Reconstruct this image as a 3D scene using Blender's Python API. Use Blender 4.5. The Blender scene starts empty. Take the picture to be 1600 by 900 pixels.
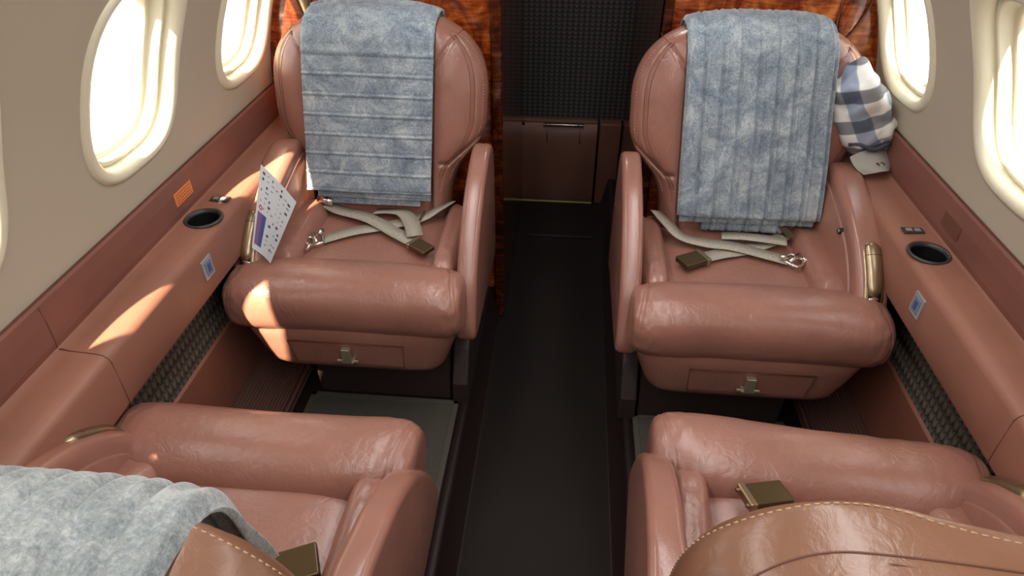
import bpy, bmesh, math, random
from mathutils import Vector, Matrix, noise
random.seed(4)
C = bpy.context.scene.collection
PI = math.pi
# ---------------------------------------------------------------- materials
def new_mat(name):
    m = bpy.data.materials.new(name); m.use_nodes = True
    nt = m.node_tree; b = nt.nodes['Principled BSDF']
    return m, nt, b
def coords(nt, scale=(1, 1, 1), kind='Object', rot=(0, 0, 0)):
    tc = nt.nodes.new('ShaderNodeTexCoord'); mp = nt.nodes.new('ShaderNodeMapping')
    mp.inputs['Scale'].default_value = scale; mp.inputs['Rotation'].default_value = rot
    nt.links.new(tc.outputs[kind], mp.inputs['Vector']); return mp.outputs['Vector']
def noise_node(nt, vec, scale, detail=3, rough=.5, dist=0):
    n = nt.nodes.new('ShaderNodeTexNoise'); nt.links.new(vec, n.inputs['Vector'])
    n.inputs['Scale'].default_value = scale; n.inputs['Detail'].default_value = detail
    n.inputs['Roughness'].default_value = rough; n.inputs['Distortion'].default_value = dist
    return n
def ramp(nt, fac, stops):
    r = nt.nodes.new('ShaderNodeValToRGB'); nt.links.new(fac, r.inputs['Fac'])
    e = r.color_ramp.elements
    while len(e) < len(stops): e.new(.5)
    for i, (p, c) in enumerate(stops): e[i].position = p; e[i].color = (*c, 1)
    return r.outputs['Color']
def bump(nt, b, h, strength, dist=.002, prev=None):
    n = nt.nodes.new('ShaderNodeBump'); n.inputs['Strength'].default_value = strength
    n.inputs['Distance'].default_value = dist; nt.links.new(h, n.inputs['Height'])
    if prev: nt.links.new(prev, n.inputs['Normal'])
    nt.links.new(n.outputs['Normal'], b.inputs['Normal']); return n.outputs['Normal']
def simple(name, col, rough=.5, metal=0, spec=.5, var=0, vs=8, bs=0, bscale=200):
    m, nt, b = new_mat(name)
    b.inputs['Base Color'].default_value = (*col, 1); b.inputs['Roughness'].default_value = rough
    b.inputs['Metallic'].default_value = metal; b.inputs['Specular IOR Level'].default_value = spec
    v = coords(nt)
    n = noise_node(nt, v, vs)
    k = var or .04
    nt.links.new(ramp(nt, n.outputs['Fac'], [(.3, tuple(c*(1-k) for c in col)), (.7, tuple(min(1, c*(1+k)) for c in col))]), b.inputs['Base Color'])
    if bs: bump(nt, b, noise_node(nt, v, bscale).outputs['Fac'], bs, .001)
    return m
def leather(name, col, rough=.4, wr=.35, spec=.5, wscale=(14, 14, 5)):
    m, nt, b = new_mat(name)
    if rough < .35: b.inputs['Coat Weight'].default_value = .22; b.inputs['Coat Roughness'].default_value = .22
    v = coords(nt)
    n = noise_node(nt, v, 5, 4, .6)
    nt.links.new(ramp(nt, n.outputs['Fac'], [(.3, tuple(c*.88 for c in col)), (.7, tuple(c*1.1 for c in col))]), b.inputs['Base Color'])
    b.inputs['Roughness'].default_value = rough; b.inputs['Specular IOR Level'].default_value = spec
    vo = nt.nodes.new('ShaderNodeTexVoronoi'); vo.inputs['Scale'].default_value = 420; nt.links.new(v, vo.inputs['Vector'])
    p = bump(nt, b, vo.outputs['Distance'], .12, .0006)
    w = noise_node(nt, coords(nt, wscale), 3.2, 4, .6, 1.2)
    bump(nt, b, w.outputs['Fac'], wr, .006, p)
    return m
M = {}
LEATHER = (.325, .148, .110)
M['leather'] = leather('rust_leather', LEATHER, .29, .30, .65)
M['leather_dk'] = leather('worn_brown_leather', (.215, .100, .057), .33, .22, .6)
M['leather_sm'] = leather('smooth_rust_leather', LEATHER, .27, .10, .65)
M['panel'] = leather('panel_leather', (.29, .125, .085), .5, .06)
M['panel_band'] = leather('band_leather', (.225, .088, .066), .5, .06)
M['box'] = leather('box_leather', (.16, .066, .045), .5, .05)
M['seam'] = simple('seam_thread', (.13, .045, .03), .6)
M['stitch'] = simple('tan_stitch', (.48, .30, .185), .6)
M['wall'] = simple('wall_fabric', (.50, .435, .335), .75, var=.03, vs=3, bs=.05)
M['frame'] = simple('window_plastic', (.80, .76, .58), .35, var=.01)
M['ceil'] = simple('headliner', (.55, .52, .45), .8)
M['bronze'] = simple('bronze_metal', (.40, .31, .2), .28, .9, bs=.02)
M['latch'] = simple('pale_bronze', (.52, .46, .34), .35, .7)
M['chrome'] = simple('chrome_metal', (.75, .72, .66), .18, 1)
M['brown_metal'] = simple('brown_buckle_metal', (.11, .070, .030), .3, .6)
M['black'] = simple('black_plastic', (.006, .006, .006), .4)
M['ring'] = simple('grey_plastic', (.04, .038, .038), .3)
M['dark_plinth'] = simple('dark_plinth', (.040, .024, .021), .55)
M['dark_floor'] = simple('aisle_vinyl', (.0155, .0105, .0092), .6, var=.2, vs=2, spec=.2)
M['dark_edge'] = simple('aisle_edge_vinyl', (.022, .013, .013), .45, spec=.3)
M['green_strip'] = simple('photolum_strip', (.35, .34, .12), .5)
M['tag_blue'] = simple('tag_blue', (.16, .22, .30), .5)
M['silver'] = simple('silver_plate', (.5, .52, .55), .35, .6)
M['white'] = simple('white_card', (.62, .65, .70), .45)
M['ink'] = simple('dark_ink', (.06, .07, .10), .6)
M['ink_red'] = simple('red_ink', (.5, .04, .06), .6)
M['ink_purple'] = simple('purple_ink', (.22, .10, .26), .6)
M['ink_blue'] = simple('blue_ink', (.05, .09, .25), .6)
M['orange'] = simple('orange_label', (.75, .24, .07), .45)
M['brown_label'] = simple('brown_label', (.15, .06, .035), .45)
M['orange_dk'] = simple('label_ink', (.4, .08, .02), .5)
M['kick'] = leather('kick_leather', (.24, .088, .058), .45, .06)
M['cap_white'] = simple('cap_white', (.66, .64, .58), .7)
# webbing
m, nt, b = new_mat('belt_webbing'); M['web'] = m
v = coords(nt, (1, 1, 1)); w = noise_node(nt, v, 260, 2)
nt.links.new(ramp(nt, w.outputs['Fac'], [(.3, (.30, .27, .21)), (.7, (.48, .44, .36))]), b.inputs['Base Color'])
b.inputs['Roughness'].default_value = .55; bump(nt, b, w.outputs['Fac'], .3, .001)
# fleece
def fleece(name, c1, c2, c3):
    m, nt, b = new_mat(name)
    v = coords(nt)
    n = noise_node(nt, v, 16, 6, .75, .8); n2 = noise_node(nt, v, 240, 3, .7)
    mix = nt.nodes.new('ShaderNodeMix'); mix.data_type = 'FLOAT'; mix.inputs[0].default_value = .36
    nt.links.new(n.outputs['Fac'], mix.inputs[2]); nt.links.new(n2.outputs['Fac'], mix.inputs[3])
    nt.links.new(ramp(nt, mix.outputs[0], [(.38, c1), (.5, c2), (.61, c3)]), b.inputs['Base Color'])
    b.inputs['Roughness'].default_value = .9; b.inputs['Sheen Weight'].default_value = .5
    b.inputs['Sheen Roughness'].default_value = .4; b.inputs['Specular IOR Level'].default_value = .1
    p = bump(nt, b, n2.outputs['Fac'], .6, .003); bump(nt, b, n.outputs['Fac'], .35, .006, p)
    return m
M['fleece'] = fleece('blue_grey_fleece', (.15, .195, .25), (.29, .35, .41), (.50, .56, .59))
M['fleece2'] = fleece('grey_fleece', (.16, .19, .20), (.28, .31, .315), (.43, .455, .45))
# burl wood
def wood(name, k=1.0):
    m, nt, b = new_mat(name)
    v = coords(nt, (1.0, 1.0, .55)); n = noise_node(nt, v, 11, 7, .68, 2.2); n2 = noise_node(nt, coords(nt, (1, 1, 6)), 12, 4, .6, 1.0)
    mix = nt.nodes.new('ShaderNodeMix'); mix.data_type = 'FLOAT'; mix.inputs[0].default_value = .42
    nt.links.new(n.outputs['Fac'], mix.inputs[2]); nt.links.new(n2.outputs['Fac'], mix.inputs[3])
    nt.links.new(ramp(nt, mix.outputs[0], [(.36, (.04*k, .006*k, .003*k)), (.46, (.20*k, .028*k, .006*k)), (.54, (.40*k, .08*k, .012*k)), (.64, (.72*k, .22*k, .04*k))]), b.inputs['Base Color'])
    b.inputs['Roughness'].default_value = .18; b.inputs['Coat Weight'].default_value = .6; b.inputs['Coat Roughness'].default_value = .05
    return m
M['wood'] = wood('burl_wood', .8); M['wood_dk'] = wood('dark_burl_wood', .22)
# carpets / weaves
def weave(name, c1, c2, sx, sy, axes=('Y', 'Z'), bs=.8, dist=.004):
    m, nt, b = new_mat(name)
    tc = nt.nodes.new('ShaderNodeTexCoord'); sp = nt.nodes.new('ShaderNodeSeparateXYZ'); nt.links.new(tc.outputs['Object'], sp.inputs[0])
    def mth(op, a, bb):
        n = nt.nodes.new('ShaderNodeMath'); n.operation = op
        for i, q in enumerate((a, bb)):
            if q is None: continue
            if isinstance(q, (int, float)): n.inputs[i].default_value = q
            else: nt.links.new(q, n.inputs[i])
        return n.outputs[0]
    A = mth('MULTIPLY', sp.outputs[axes[0]], sx); B = mth('MULTIPLY', sp.outputs[axes[1]], sy)
    # scalloped rows: row phase shifts with a triangle wave
    tri = mth('PINGPONG', A, .5)
    Bs = mth('ADD', B, mth('MULTIPLY', tri, .8))
    fr = mth('FRACT', Bs, None); fa = mth('FRACT', A, None)
    row = mth('SINE', mth('MULTIPLY', fr, PI), None)
    col = mth('POWER', mth('ABSOLUTE', mth('SINE', mth('MULTIPLY', fa, PI), None), None), .5)
    h = mth('MULTIPLY', mth('POWER', row, .5), col)
    nz = noise_node(nt, coords(nt), 350, 2); h2 = mth('ADD', mth('MULTIPLY', h, .8), mth('MULTIPLY', nz.outputs['Fac'], .35))
    nt.links.new(ramp(nt, h2, [(.15, c1), (.95, c2)]), b.inputs['Base Color'])
    b.inputs['Roughness'].default_value = .85; b.inputs['Specular IOR Level'].default_value = .2
    bump(nt, b, h2, bs, dist); return m
M['side_carpet'] = weave('scalloped_side_carpet', (.017, .013, .011), (.14, .115, .09), 58, 38)
M['black_weave'] = weave('black_basket_weave', (.007, .007, .0075), (.085, .079, .077), 46, 60, ('X', 'Z'), .6, .003)
m, nt, b = new_mat('mat_carpet'); M['mat'] = m
n = noise_node(nt, coords(nt), 420, 3, .7)
nt.links.new(ramp(nt, n.outputs['Fac'], [(.3, (.034, .031, .024)), (.7, (.118, .108, .088))]), b.inputs['Base Color'])
b.inputs['Roughness'].default_value = .95; bump(nt, b, n.outputs['Fac'], .5, .003)
M['mat_edge'] = simple('mat_binding', (.085, .075, .06), .9, bs=.3)
m, nt, b = new_mat('ribbed_rubber'); M['rib'] = m
b.inputs['Base Color'].default_value = (.17, .085, .07, 1); b.inputs['Roughness'].default_value = .5
wv = nt.nodes.new('ShaderNodeTexWave'); wv.bands_direction = 'X'; wv.inputs['Scale'].default_value = 50
nt.links.new(coords(nt), wv.inputs['Vector']); bump(nt, b, wv.outputs['Fac'], 1, .004)
# plaid
m, nt, b = new_mat('plaid_cloth'); M['plaid'] = m
def sq(axis_vec, scale, lo, hi, c_lo, c_hi):
    w = nt.nodes.new('ShaderNodeTexWave'); w.inputs['Scale'].default_value = scale; w.bands_direction = 'X'
    nt.links.new(axis_vec, w.inputs['Vector']); return ramp(nt, w.outputs['Fac'], [(lo, c_lo), (hi, c_hi)])
a1 = sq(coords(nt, (1, 1, 1), 'Object', (0.2, 0.5, .5)), 4.0, .45, .55, (.92, .92, .9), (.36, .43, .56))
a2 = sq(coords(nt, (1, 1, 1), 'Object', (.3, 1.9, .2)), 4.0, .55, .66, (.95, .95, .95), (.28, .29, .32))
mx = nt.nodes.new('ShaderNodeMix'); mx.data_type = 'RGBA'; mx.blend_type = 'MULTIPLY'; mx.inputs[0].default_value = 1
nt.links.new(a1, mx.inputs[6]); nt.links.new(a2, mx.inputs[7]); nt.links.new(mx.outputs[2], b.inputs['Base Color'])
b.inputs['Roughness'].default_value = .85
# glass pane: thin clear acrylic
m = bpy.data.materials.new('window_acrylic'); m.use_nodes = True; nt = m.node_tree; nt.nodes.clear()
o = nt.nodes.new('ShaderNodeOutputMaterial'); mxs = nt.nodes.new('ShaderNodeMixShader'); mxs.inputs[0].default_value = .06
tr = nt.nodes.new('ShaderNodeBsdfTransparent'); gl = nt.nodes.new('ShaderNodeBsdfGlossy'); gl.inputs['Roughness'].default_value = .03
nt.links.new(tr.outputs[0], mxs.inputs[1]); nt.links.new(gl.outputs[0], mxs.inputs[2]); nt.links.new(mxs.outputs[0], o.inputs[0]); M['glass'] = m
# ---------------------------------------------------------------- helpers
def obj(name, bm, m, parent=None, smooth=True):
    me = bpy.data.meshes.new(name)
    bmesh.ops.recalc_face_normals(bm, faces=bm.faces)
    bm.to_mesh(me); bm.free()
    if isinstance(m, str): m = M[m]
    me.materials.append(m)
    if smooth:
        for p in me.polygons: p.use_smooth = True
    o = bpy.data.objects.new(name, me); C.objects.link(o)
    if parent: o.parent = parent
    return o
def tag(o, label, cat, group=None):
    o['label'] = label; o['category'] = cat
    if group: o['group'] = group
    return o
def thing(name, label, cat, loc=(0, 0, 0), rz=0, group=None):
    o = bpy.data.objects.new(name, None); C.objects.link(o); o.empty_display_size = .05
    o.location = loc; o.rotation_euler = (0, 0, rz); return tag(o, label, cat, group)
def struct(name, bm, m, smooth=False, parent=None):
    o = obj(name, bm, m, parent, smooth)
    if not parent: o['kind'] = 'structure'
    return o
def grid(pts, closed_u=False, closed_v=False, bm=None):
    """pts[i][j] -> quads"""
    bm = bm or bmesh.new()
    V = [[bm.verts.new(p) for p in row] for row in pts]
    n, k = len(V), len(V[0])
    for i in range(n if closed_u else n-1):
        for j in range(k if closed_v else k-1):
            q = (V[i][j], V[(i+1) % n][j], V[(i+1) % n][(j+1) % k], V[i][(j+1) % k])
            try: bm.faces.new(q)
            except ValueError: pass
    return bm, V
def cap(bm, ring):
    try: bm.faces.new(ring)
    except ValueError: pass
def box(bm, x0, x1, y0, y1, z0, z1, bev=0):
    r = bmesh.ops.create_cube(bm, size=1)
    for v in r['verts']: v.co = Vector(((x0+x1)/2+v.co.x*(x1-x0), (y0+y1)/2+v.co.y*(y1-y0), (z0+z1)/2+v.co.z*(z1-z0)))
    if bev:
        es = list({e for v in r['verts'] for e in v.link_edges})
        bmesh.ops.bevel(bm, geom=es, offset=bev, segments=3, profile=.5, affect='EDGES')
    return bm
def bbox(x0, x1, y0, y1, z0, z1, bev=0): return box(bmesh.new(), x0, x1, y0, y1, z0, z1, bev)
def tube(bm, pts, r, n=8):
    pts = [Vector(p) for p in pts]; rings = []
    for i, p in enumerate(pts):
        t = (pts[min(i+1, len(pts)-1)]-pts[max(i-1, 0)]).normalized()
        a = t.cross(Vector((0, 0, 1)));
        if a.length < 1e-3: a = t.cross(Vector((1, 0, 0)))
        a.normalize(); b = t.cross(a)
        rings.append([p+a*r*math.cos(2*PI*k/n)+b*r*math.sin(2*PI*k/n) for k in range(n)])
    bm, V = grid(rings, closed_v=True, bm=bm); cap(bm, V[0]); cap(bm, V[-1]); return bm
def lathe(prof, n=40, c=(0, 0, 0), bm=None):
    rings = [[(c[0]+r*math.cos(2*PI*k/n), c[1]+r*math.sin(2*PI*k/n), c[2]+z) for k in range(n)] for r, z in prof]
    bm, V = grid(rings, closed_v=True, bm=bm); return bm
def interp(tab, x):
    """smooth (catmull-rom style cosine-free) interpolation in a table of (x, y)"""
    if x <= tab[0][0]: return tab[0][1]
    if x >= tab[-1][0]: return tab[-1][1]
    for i in range(len(tab)-1):
        if tab[i][0] <= x <= tab[i+1][0]:
            x0, y0 = tab[i]; x1, y1 = tab[i+1]
            m0 = ((y1-tab[i-1][1])/(x1-tab[i-1][0])) if i > 0 else (y1-y0)/(x1-x0)
            m1 = ((tab[i+2][1]-y0)/(tab[i+2][0]-x0)) if i+2 < len(tab) else (y1-y0)/(x1-x0)
            h = x1-x0; t = (x-x0)/h
            return ((2*t**3-3*t**2+1)*y0+(t**3-2*t**2+t)*h*m0+(-2*t**3+3*t**2)*y1+(t**3-t**2)*h*m1)
def spline(pts, n=10, closed=False):
    out = []; N = len(pts); P = [Vector(p) for p in pts]
    for i in range(N if closed else N-1):
        p0 = P[(i-1) % N] if closed or i > 0 else P[0]; p1 = P[i]; p2 = P[(i+1) % N]
        p3 = P[(i+2) % N] if closed or i+2 < N else P[-1]
        for k in range(n):
            t = k/n
            out.append(.5*((2*p1)+(-p0+p2)*t+(2*p0-5*p1+4*p2-p3)*t*t+(-p0+3*p1-3*p2+p3)*t**3))
    if not closed: out.append(P[-1])
    return out
def sgnp(v, e): return math.copysign(abs(v)**e, v)
def superell(cx, cy, cz, hx, hy, hz, ex=.35, ey=.7, nu=64, nv=48, f=None, axis='x'):
    """super-ellipsoid whose long axis is x; ex shapes the ends, ey the section"""
    rings = []
    for i in range(nu+1):
        a = -PI/2+PI*i/nu
        X = sgnp(math.sin(a), ex); R = max(abs(math.cos(a)), 1e-4)**ex
        ring = []
        for j in range(nv):
            t = 2*PI*j/nv
            p = Vector((X*hx, sgnp(math.cos(t), ey)*R*hy, sgnp(math.sin(t), ey)*R*hz))
            if f: p = f(p, X, t, R)
            if axis == 'y': p = Vector((p.y*1, p.x, p.z))
            ring.append(Vector((cx, cy, cz))+p)
        rings.append(ring)
    bm, V = grid(rings, closed_v=True); cap(bm, V[0]); cap(bm, V[-1])
    return bm
def slab(profile, x0, x1, r, tilt=0, seg=6):
    """side profile (y,z) closed, extruded in x with rounded edges"""
    P = [Vector((p[0], p[1])) for p in profile]; n = len(P)
    area = sum(P[i].x*P[(i+1) % n].y-P[(i+1) % n].x*P[i].y for i in range(n))
    s = 1 if area > 0 else -1
    nor = []
    for i in range(n):
        t = (P[(i+1) % n]-P[i-1]).normalized(); nor.append(Vector((-t.y, t.x))*s)
    rings = []
    lay = [(x0+r-r*math.sin(PI/2*(1-k/seg)), r-r*math.cos(PI/2*(1-k/seg))) for k in range(seg+1)]
    lay = [(x0+r*(1-math.cos(PI/2*k/seg)), r*(1-math.sin(PI/2*k/seg))) for k in range(seg+1)]
    lay2 = [(x1-(x-x0), q) for x, q in reversed(lay)]
    for x, q in lay+lay2:
        rings.append([Vector((x+tilt*(P[i].y), P[i].x+nor[i].x*q, P[i].y+nor[i].y*q)) for i in range(n)])
    bm, V = grid(rings, closed_v=True); cap(bm, V[0]); cap(bm, V[-1])
    return bm
def extrude_profile(prof, y0, y1, bm=None, flip=1, closed=False, ny=1):
    rings = [[(x*flip, y0+(y1-y0)*k/ny, z) for x, z in prof] for k in range(ny+1)]
    bm, V = grid(rings, closed_v=closed, bm=bm)
    return bm
def mirror(bm, hand):
    if hand < 0:
        for v in bm.verts: v.co.x *= -1
    return bm
# ---------------------------------------------------------------- cabin shell
AX, BZ, ZC = .832, .86, .60
def wx(z):
    t = (z-ZC)/BZ
    return AX*math.sqrt(max(0, 1-t*t)) if z > ZC else AX
Y0, YB, YE = -1.6, 1.78, 2.66
ZJ = .69
WIN_Y = [1.600, 1.105, .605, .105, -.395, -.895]
WCZ, WHZ, WHY = .946, .161, .136
def outline(yc, grow, n=64, e=.64):
    out = []
    for k in range(n):
        a = 2*PI*k/n+PI/4*0
        out.append((yc+sgnp(math.cos(a), e)*(WHY+grow), WCZ+sgnp(math.sin(a), e)*(WHZ+grow)))
    return out
def rect_ring(yc, hy, z0, z1, n=64):
    out = []; zc = (z0+z1)/2; hz = (z1-z0)/2
    for k in range(n):
        a = 2*PI*k/n; c, s = math.cos(a), math.sin(a)
        m = max(abs(c), abs(s)); out.append((yc+hy*c/m, WCZ+(s/m)*((z1-WCZ) if s > 0 else (WCZ-z0))))
    return out
ZT = 1.30
for side, sg in (('left', -1), ('right', 1)):
    bm = bmesh.new()
    for yc in WIN_Y:
        R0 = rect_ring(yc, .25, ZJ, ZT); R1 = outline(yc, .024)
        rings = []
        for q in range(7):
            t = q/6
            rings.append([((wx(a[1]*(1-t)+b[1]*t))*sg, a[0]*(1-t)+b[0]*t, a[1]*(1-t)+b[1]*t) for a, b in zip(R0, R1)])
        grid(rings, closed_v=True, bm=bm)
    for ya, yb in ((Y0, WIN_Y[-1]-.25), (WIN_Y[0]+.25, YE)):
        rings = [[(wx(ZJ+(ZT-ZJ)*k/16)*sg, y, ZJ+(ZT-ZJ)*k/16) for k in range(17)] for y in (ya, yb)]
        grid(rings, bm=bm)
    bmesh.ops.remove_doubles(bm, verts=bm.verts, dist=.0005)
    struct('wall_'+side, bm, 'wall', smooth=True)
# ceiling
rings = []
za = math.asin((ZT-ZC)/BZ)
for y in (Y0, YE):
    rings.append([(AX*math.cos(za+(PI-2*za)*k/30), y, ZC+BZ*math.sin(za+(PI-2*za)*k/30)) for k in range(31)])
bm, _ = grid(rings); struct('ceiling', bm, 'ceil', smooth=True)
# window frames (rim, stepped reveal) and panes
n = 0
for yc in WIN_Y:
    for side, sg in (('left', -1), ('right', 1)):
        n += 1
        steps = [(.026, .004), (.024, -.004), (.018, -.008), (.008, -.007), (.001, .0), (-.002, .010), (-.003, .024), (-.004, .027), (-.0045, .022), (-.012, .020), (-.014, .024), (-.015, .046), (-.017, .047), (-.024, .046), (-.026, .050), (-.027, .066)]
        rings = [[((wx(z)+d)*sg, y, z) for y, z in outline(yc, g)] for g, d in steps]
        bm, V = grid(rings, closed_v=True)
        fr = struct('window_%d' % n, bm, 'frame', smooth=True)
        bm = bmesh.new(); ring = [bm.verts.new(((wx(z)+.060)*sg, y, z)) for y, z in outline(yc, -.0265)]
        cen = bm.verts.new(((wx(WCZ)+.060)*sg, yc, WCZ))
        for k in range(64): bm.faces.new((ring[k], ring[(k+1) % 64], cen))
        obj('pane', bm, 'glass', fr)
# end walls
bm = bmesh.new()
r = [bm.verts.new((AX*math.cos(a), Y0, ZC+BZ*math.sin(a))) for a in [PI*k/30 for k in range(31)]]+[bm.verts.new((-AX, Y0, -.14)), bm.verts.new((AX, Y0, -.14))]
cap(bm, r); struct('wall_back', bm, 'wall')
# leather side panels: upper band, ledge, face; split at a joint
band = [(wx(ZJ)-.004, ZJ+.004), (wx(ZJ)-.012, ZJ), (.815, .66), (.818, .615), (.822, .598)]
ledge = [(.824, .604), (.818, .598), (.80, .596), (.76, .593), (.745, .590), (.738, .584), (.735, .575), (.736, .52), (.738, .478), (.742, .470), (.80, .468)]
def bool_cut(o, cuts):
    for cbm in cuts:
        me = bpy.data.meshes.new('cut'); cbm.to_mesh(me); cbm.free()
        co = bpy.data.objects.new('cut', me); C.objects.link(co)
        md = o.modifiers.new('b', 'BOOLEAN'); md.operation = 'DIFFERENCE'; md.object = co; md.solver = 'EXACT'
        dg = bpy.context.evaluated_depsgraph_get(); dg.update()
        nm = bpy.data.meshes.new_from_object(o.evaluated_get(dg))
        o.modifiers.clear(); o.data = nm; bpy.data.objects.remove(co)
tn = 0
for side, sg in (('left', -1), ('right', 1)):
    for ya, yb in ((Y0, .75), (.75, YB)):
        tn += 1
        bm = extrude_profile([(.84, ZJ+.004)]+band+[(.84, .59)], ya, yb, flip=sg)
        o = struct('trim_%d' % tn, bm, 'panel_band', smooth=False)
        tn += 1
        prof = ledge+[(.83, .468), (.83, .604)]
        rings = [[(x*sg, y, z) for x, z in prof] for y in (ya, yb)]
        bm, V = grid(rings, closed_v=True); cap(bm, V[0]); cap(bm, V[1]); bmesh.ops.recalc_face_normals(bm, faces=bm.faces)
        o = struct('trim_%d' % tn, bm, 'panel', smooth=False)
        if ya > .5:
            cb = bmesh.new(); bmesh.ops.create_cone(cb, cap_ends=True, segments=48, radius1=.036, radius2=.036, depth=.16, matrix=Matrix.Translation((sg*.778, 1.19, .60)))
            bool_cut(o, [cb])
        es = o.modifiers.new('ns', 'EDGE_SPLIT'); es.split_angle = .7
        for p in o.data.polygons: p.use_smooth = True
    tn += 1
    sp_ = [(x*sg, .75, z) for x, z in band[1:]+[(.815, .6)]+ledge[2:-1]]
    struct('trim_%d' % tn, tube(bmesh.new(), sp_, .0011, 6), 'seam', smooth=True)
    # thin dark reveal line between wall and band
    tn += 1
    bm = tube(bmesh.new(), [((wx(ZJ)-.004)*sg, Y0, ZJ+.004), ((wx(ZJ)-.004)*sg, YB, ZJ+.004)], .0022, 6)
    struct('trim_%d' % tn, bm, 'seam', smooth=True)
    # recessed carpeted lower wall, kick strip, ribbed duct
    tn += 1
    bm = extrude_profile([(.803, .47), (.803, .292)], Y0, YB, flip=sg); struct('trim_%d' % tn, bm, 'side_carpet')
    tn += 1
    bm = extrude_profile([(.803, .293), (.797, .288), (.797, .10), (.80, .095)], Y0, YB, flip=sg); struct('trim_%d' % tn, bm, 'kick')
    tn += 1
    bm = extrude_profile([(.80, .098), (.785, .092), (.70, .03), (.69, .0)], Y0, YB, flip=sg); struct('trim_%d' % tn, bm, 'rib')
# floor: side decks and the dropped aisle
bm = bmesh.new()
for sg in (-1, 1):
    extrude_profile([(.83, 0), (.215, 0)], Y0, YE, bm=bm, flip=sg)
extrude_profile([(-.185, -.12), (.185, -.12)], Y0, YE, bm=bm)
struct('floor', bm, 'dark_floor')
for side, sg in (('left', -1), ('right', 1)):
    tn += 1
    bm = extrude_profile([(.236, .0005), (.234, .004), (.222, .006), (.214, .004), (.210, -.004), (.186, -.119), (.18, -.12)], Y0, YE, flip=sg)
    struct('trim_%d' % tn, bm, 'dark_edge', smooth=True)
# ---------------------------------------------------------------- forward bulkheads
def arch_panel(xa, xb, y, z0, thick, side, m, name):
    """full height panel that follows the cabin curve on its outer side"""
    sg = 1 if side > 0 else -1
    zs = [z0+(1.40-z0)*k/28 for k in range(29)]
    pts = []
    for z in zs:
        xo = max(min(wx(z), xb), xa)
        pts.append((xo*sg, z))
    poly = [(xa*sg, 1.40), (xa*sg, z0)]
    ring = pts+poly
    bm = bmesh.new()
    A = [bm.verts.new((x, y, z)) for x, z in ring]; B = [bm.verts.new((x, y+thick, z)) for x, z in ring]
    cap(bm, A); cap(bm, B)
    for k in range(len(ring)): bm.faces.new((A[k], A[(k+1) % len(ring)], B[(k+1) % len(ring)], B[k]))
    return struct(name, bm, m)
arch_panel(.197, .84, YB, -.0, .03, -1, 'wood', 'wall_front_left')
arch_panel(.25, .84, YB, -.0, .03, 1, 'wood', 'wall_front_right')
# aisle-side pillars running forward from the bulkheads
tn += 1; struct('trim_%d' % tn, bbox(-.197, -.165, YB-.012, YE, -.12, 1.44, .006), 'wood_dk', smooth=False)
tn += 1; struct('trim_%d' % tn, bbox(.25, .275, YB-.006, YE, -.12, 1.42, .004), 'wood_dk', smooth=False)
# far wall with black woven covering
bm = bbox(-.2, .45, YE, YE+.02, -.13, 1.46); struct('wall_front', bm, 'black_weave')
# oval mouldings inlaid on the bulkheads
for sg, xc, hx, lab, mm in ((1, .725, .034, 'narrow oval carved wood moulding on the right burl bulkhead', 'wood'), (-1, -.705, .018, 'pale narrow oval moulding on the left burl bulkhead', 'bronze')):
    bm = superell(0, 0, 0, .15, .006, hx, 1, 1, 40, 24); bm.transform(Matrix.Translation((xc, YB-.002, 1.0)) @ Matrix.Rotation(PI/2+.16*sg, 4, 'Y'))
    t = obj('oval_moulding', bm, mm); tag(t, lab, 'moulding')
    pts = [Vector((xc, YB-.004, 1.0)) + Matrix.Rotation(PI/2+.16*sg, 3, 'Y') @ Vector((.155*math.cos(q*PI/30), 0, (hx+.004)*math.sin(q*PI/30))) for q in range(61)]
    obj('border', tube(bmesh.new(), pts, .0022, 6), 'brown_label', t)
# stowage box in front of the black weave
t = thing('storage_box', 'brown leather stowage box with a silver pull at the far end of the aisle', 'storage box', (.012, 2.60, -.12))
prof = [(.045, .0), (.0, .005), (-.012, .16), (-.012, .27), (.0, .34), (.03, .372), (.055, .376)]
pr_ = spline([(a, b, 0) for a, b in prof], 5)
rings = [[(x, p.x, p.y) for p in pr_] for x in (-.18, .135)]
bm, V = grid(rings)
b2 = bbox(-.18, .135, .02, .055, 0, .37)
o = obj('body', b2, 'box', t, False)
obj('door', bm, 'box', t)
obj('side_panel', bbox(.145, .235, .0, .055, 0, .376, .006), 'box', t)
obj('side_panel', bbox(-.215+.04, -.177+.0, .01, .055, 0, .37, .004), 'box', t)
bm = bbox(-.09, .078, -.004, .02, .362, .370, .002); obj('pull_handle', bm, 'chrome', t)
for x in (-.075, .062): obj('handle_recess', tube(bmesh.new(), [(x, -.0125, .35), (x+.002, -.0135, .29)], .0018, 6), 'seam', t)
obj('kick_trim', bbox(-.18, .135, -.006, .02, -.006+.0062, .006, .001), 'green_strip', t)
# threshold step on the aisle floor
tag(obj('step_edge', bbox(-.12, .15, 2.30, 2.32, -.12, -.112, .002), 'dark_edge'), 'dark raised threshold strip across the far aisle floor', 'threshold')
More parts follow.
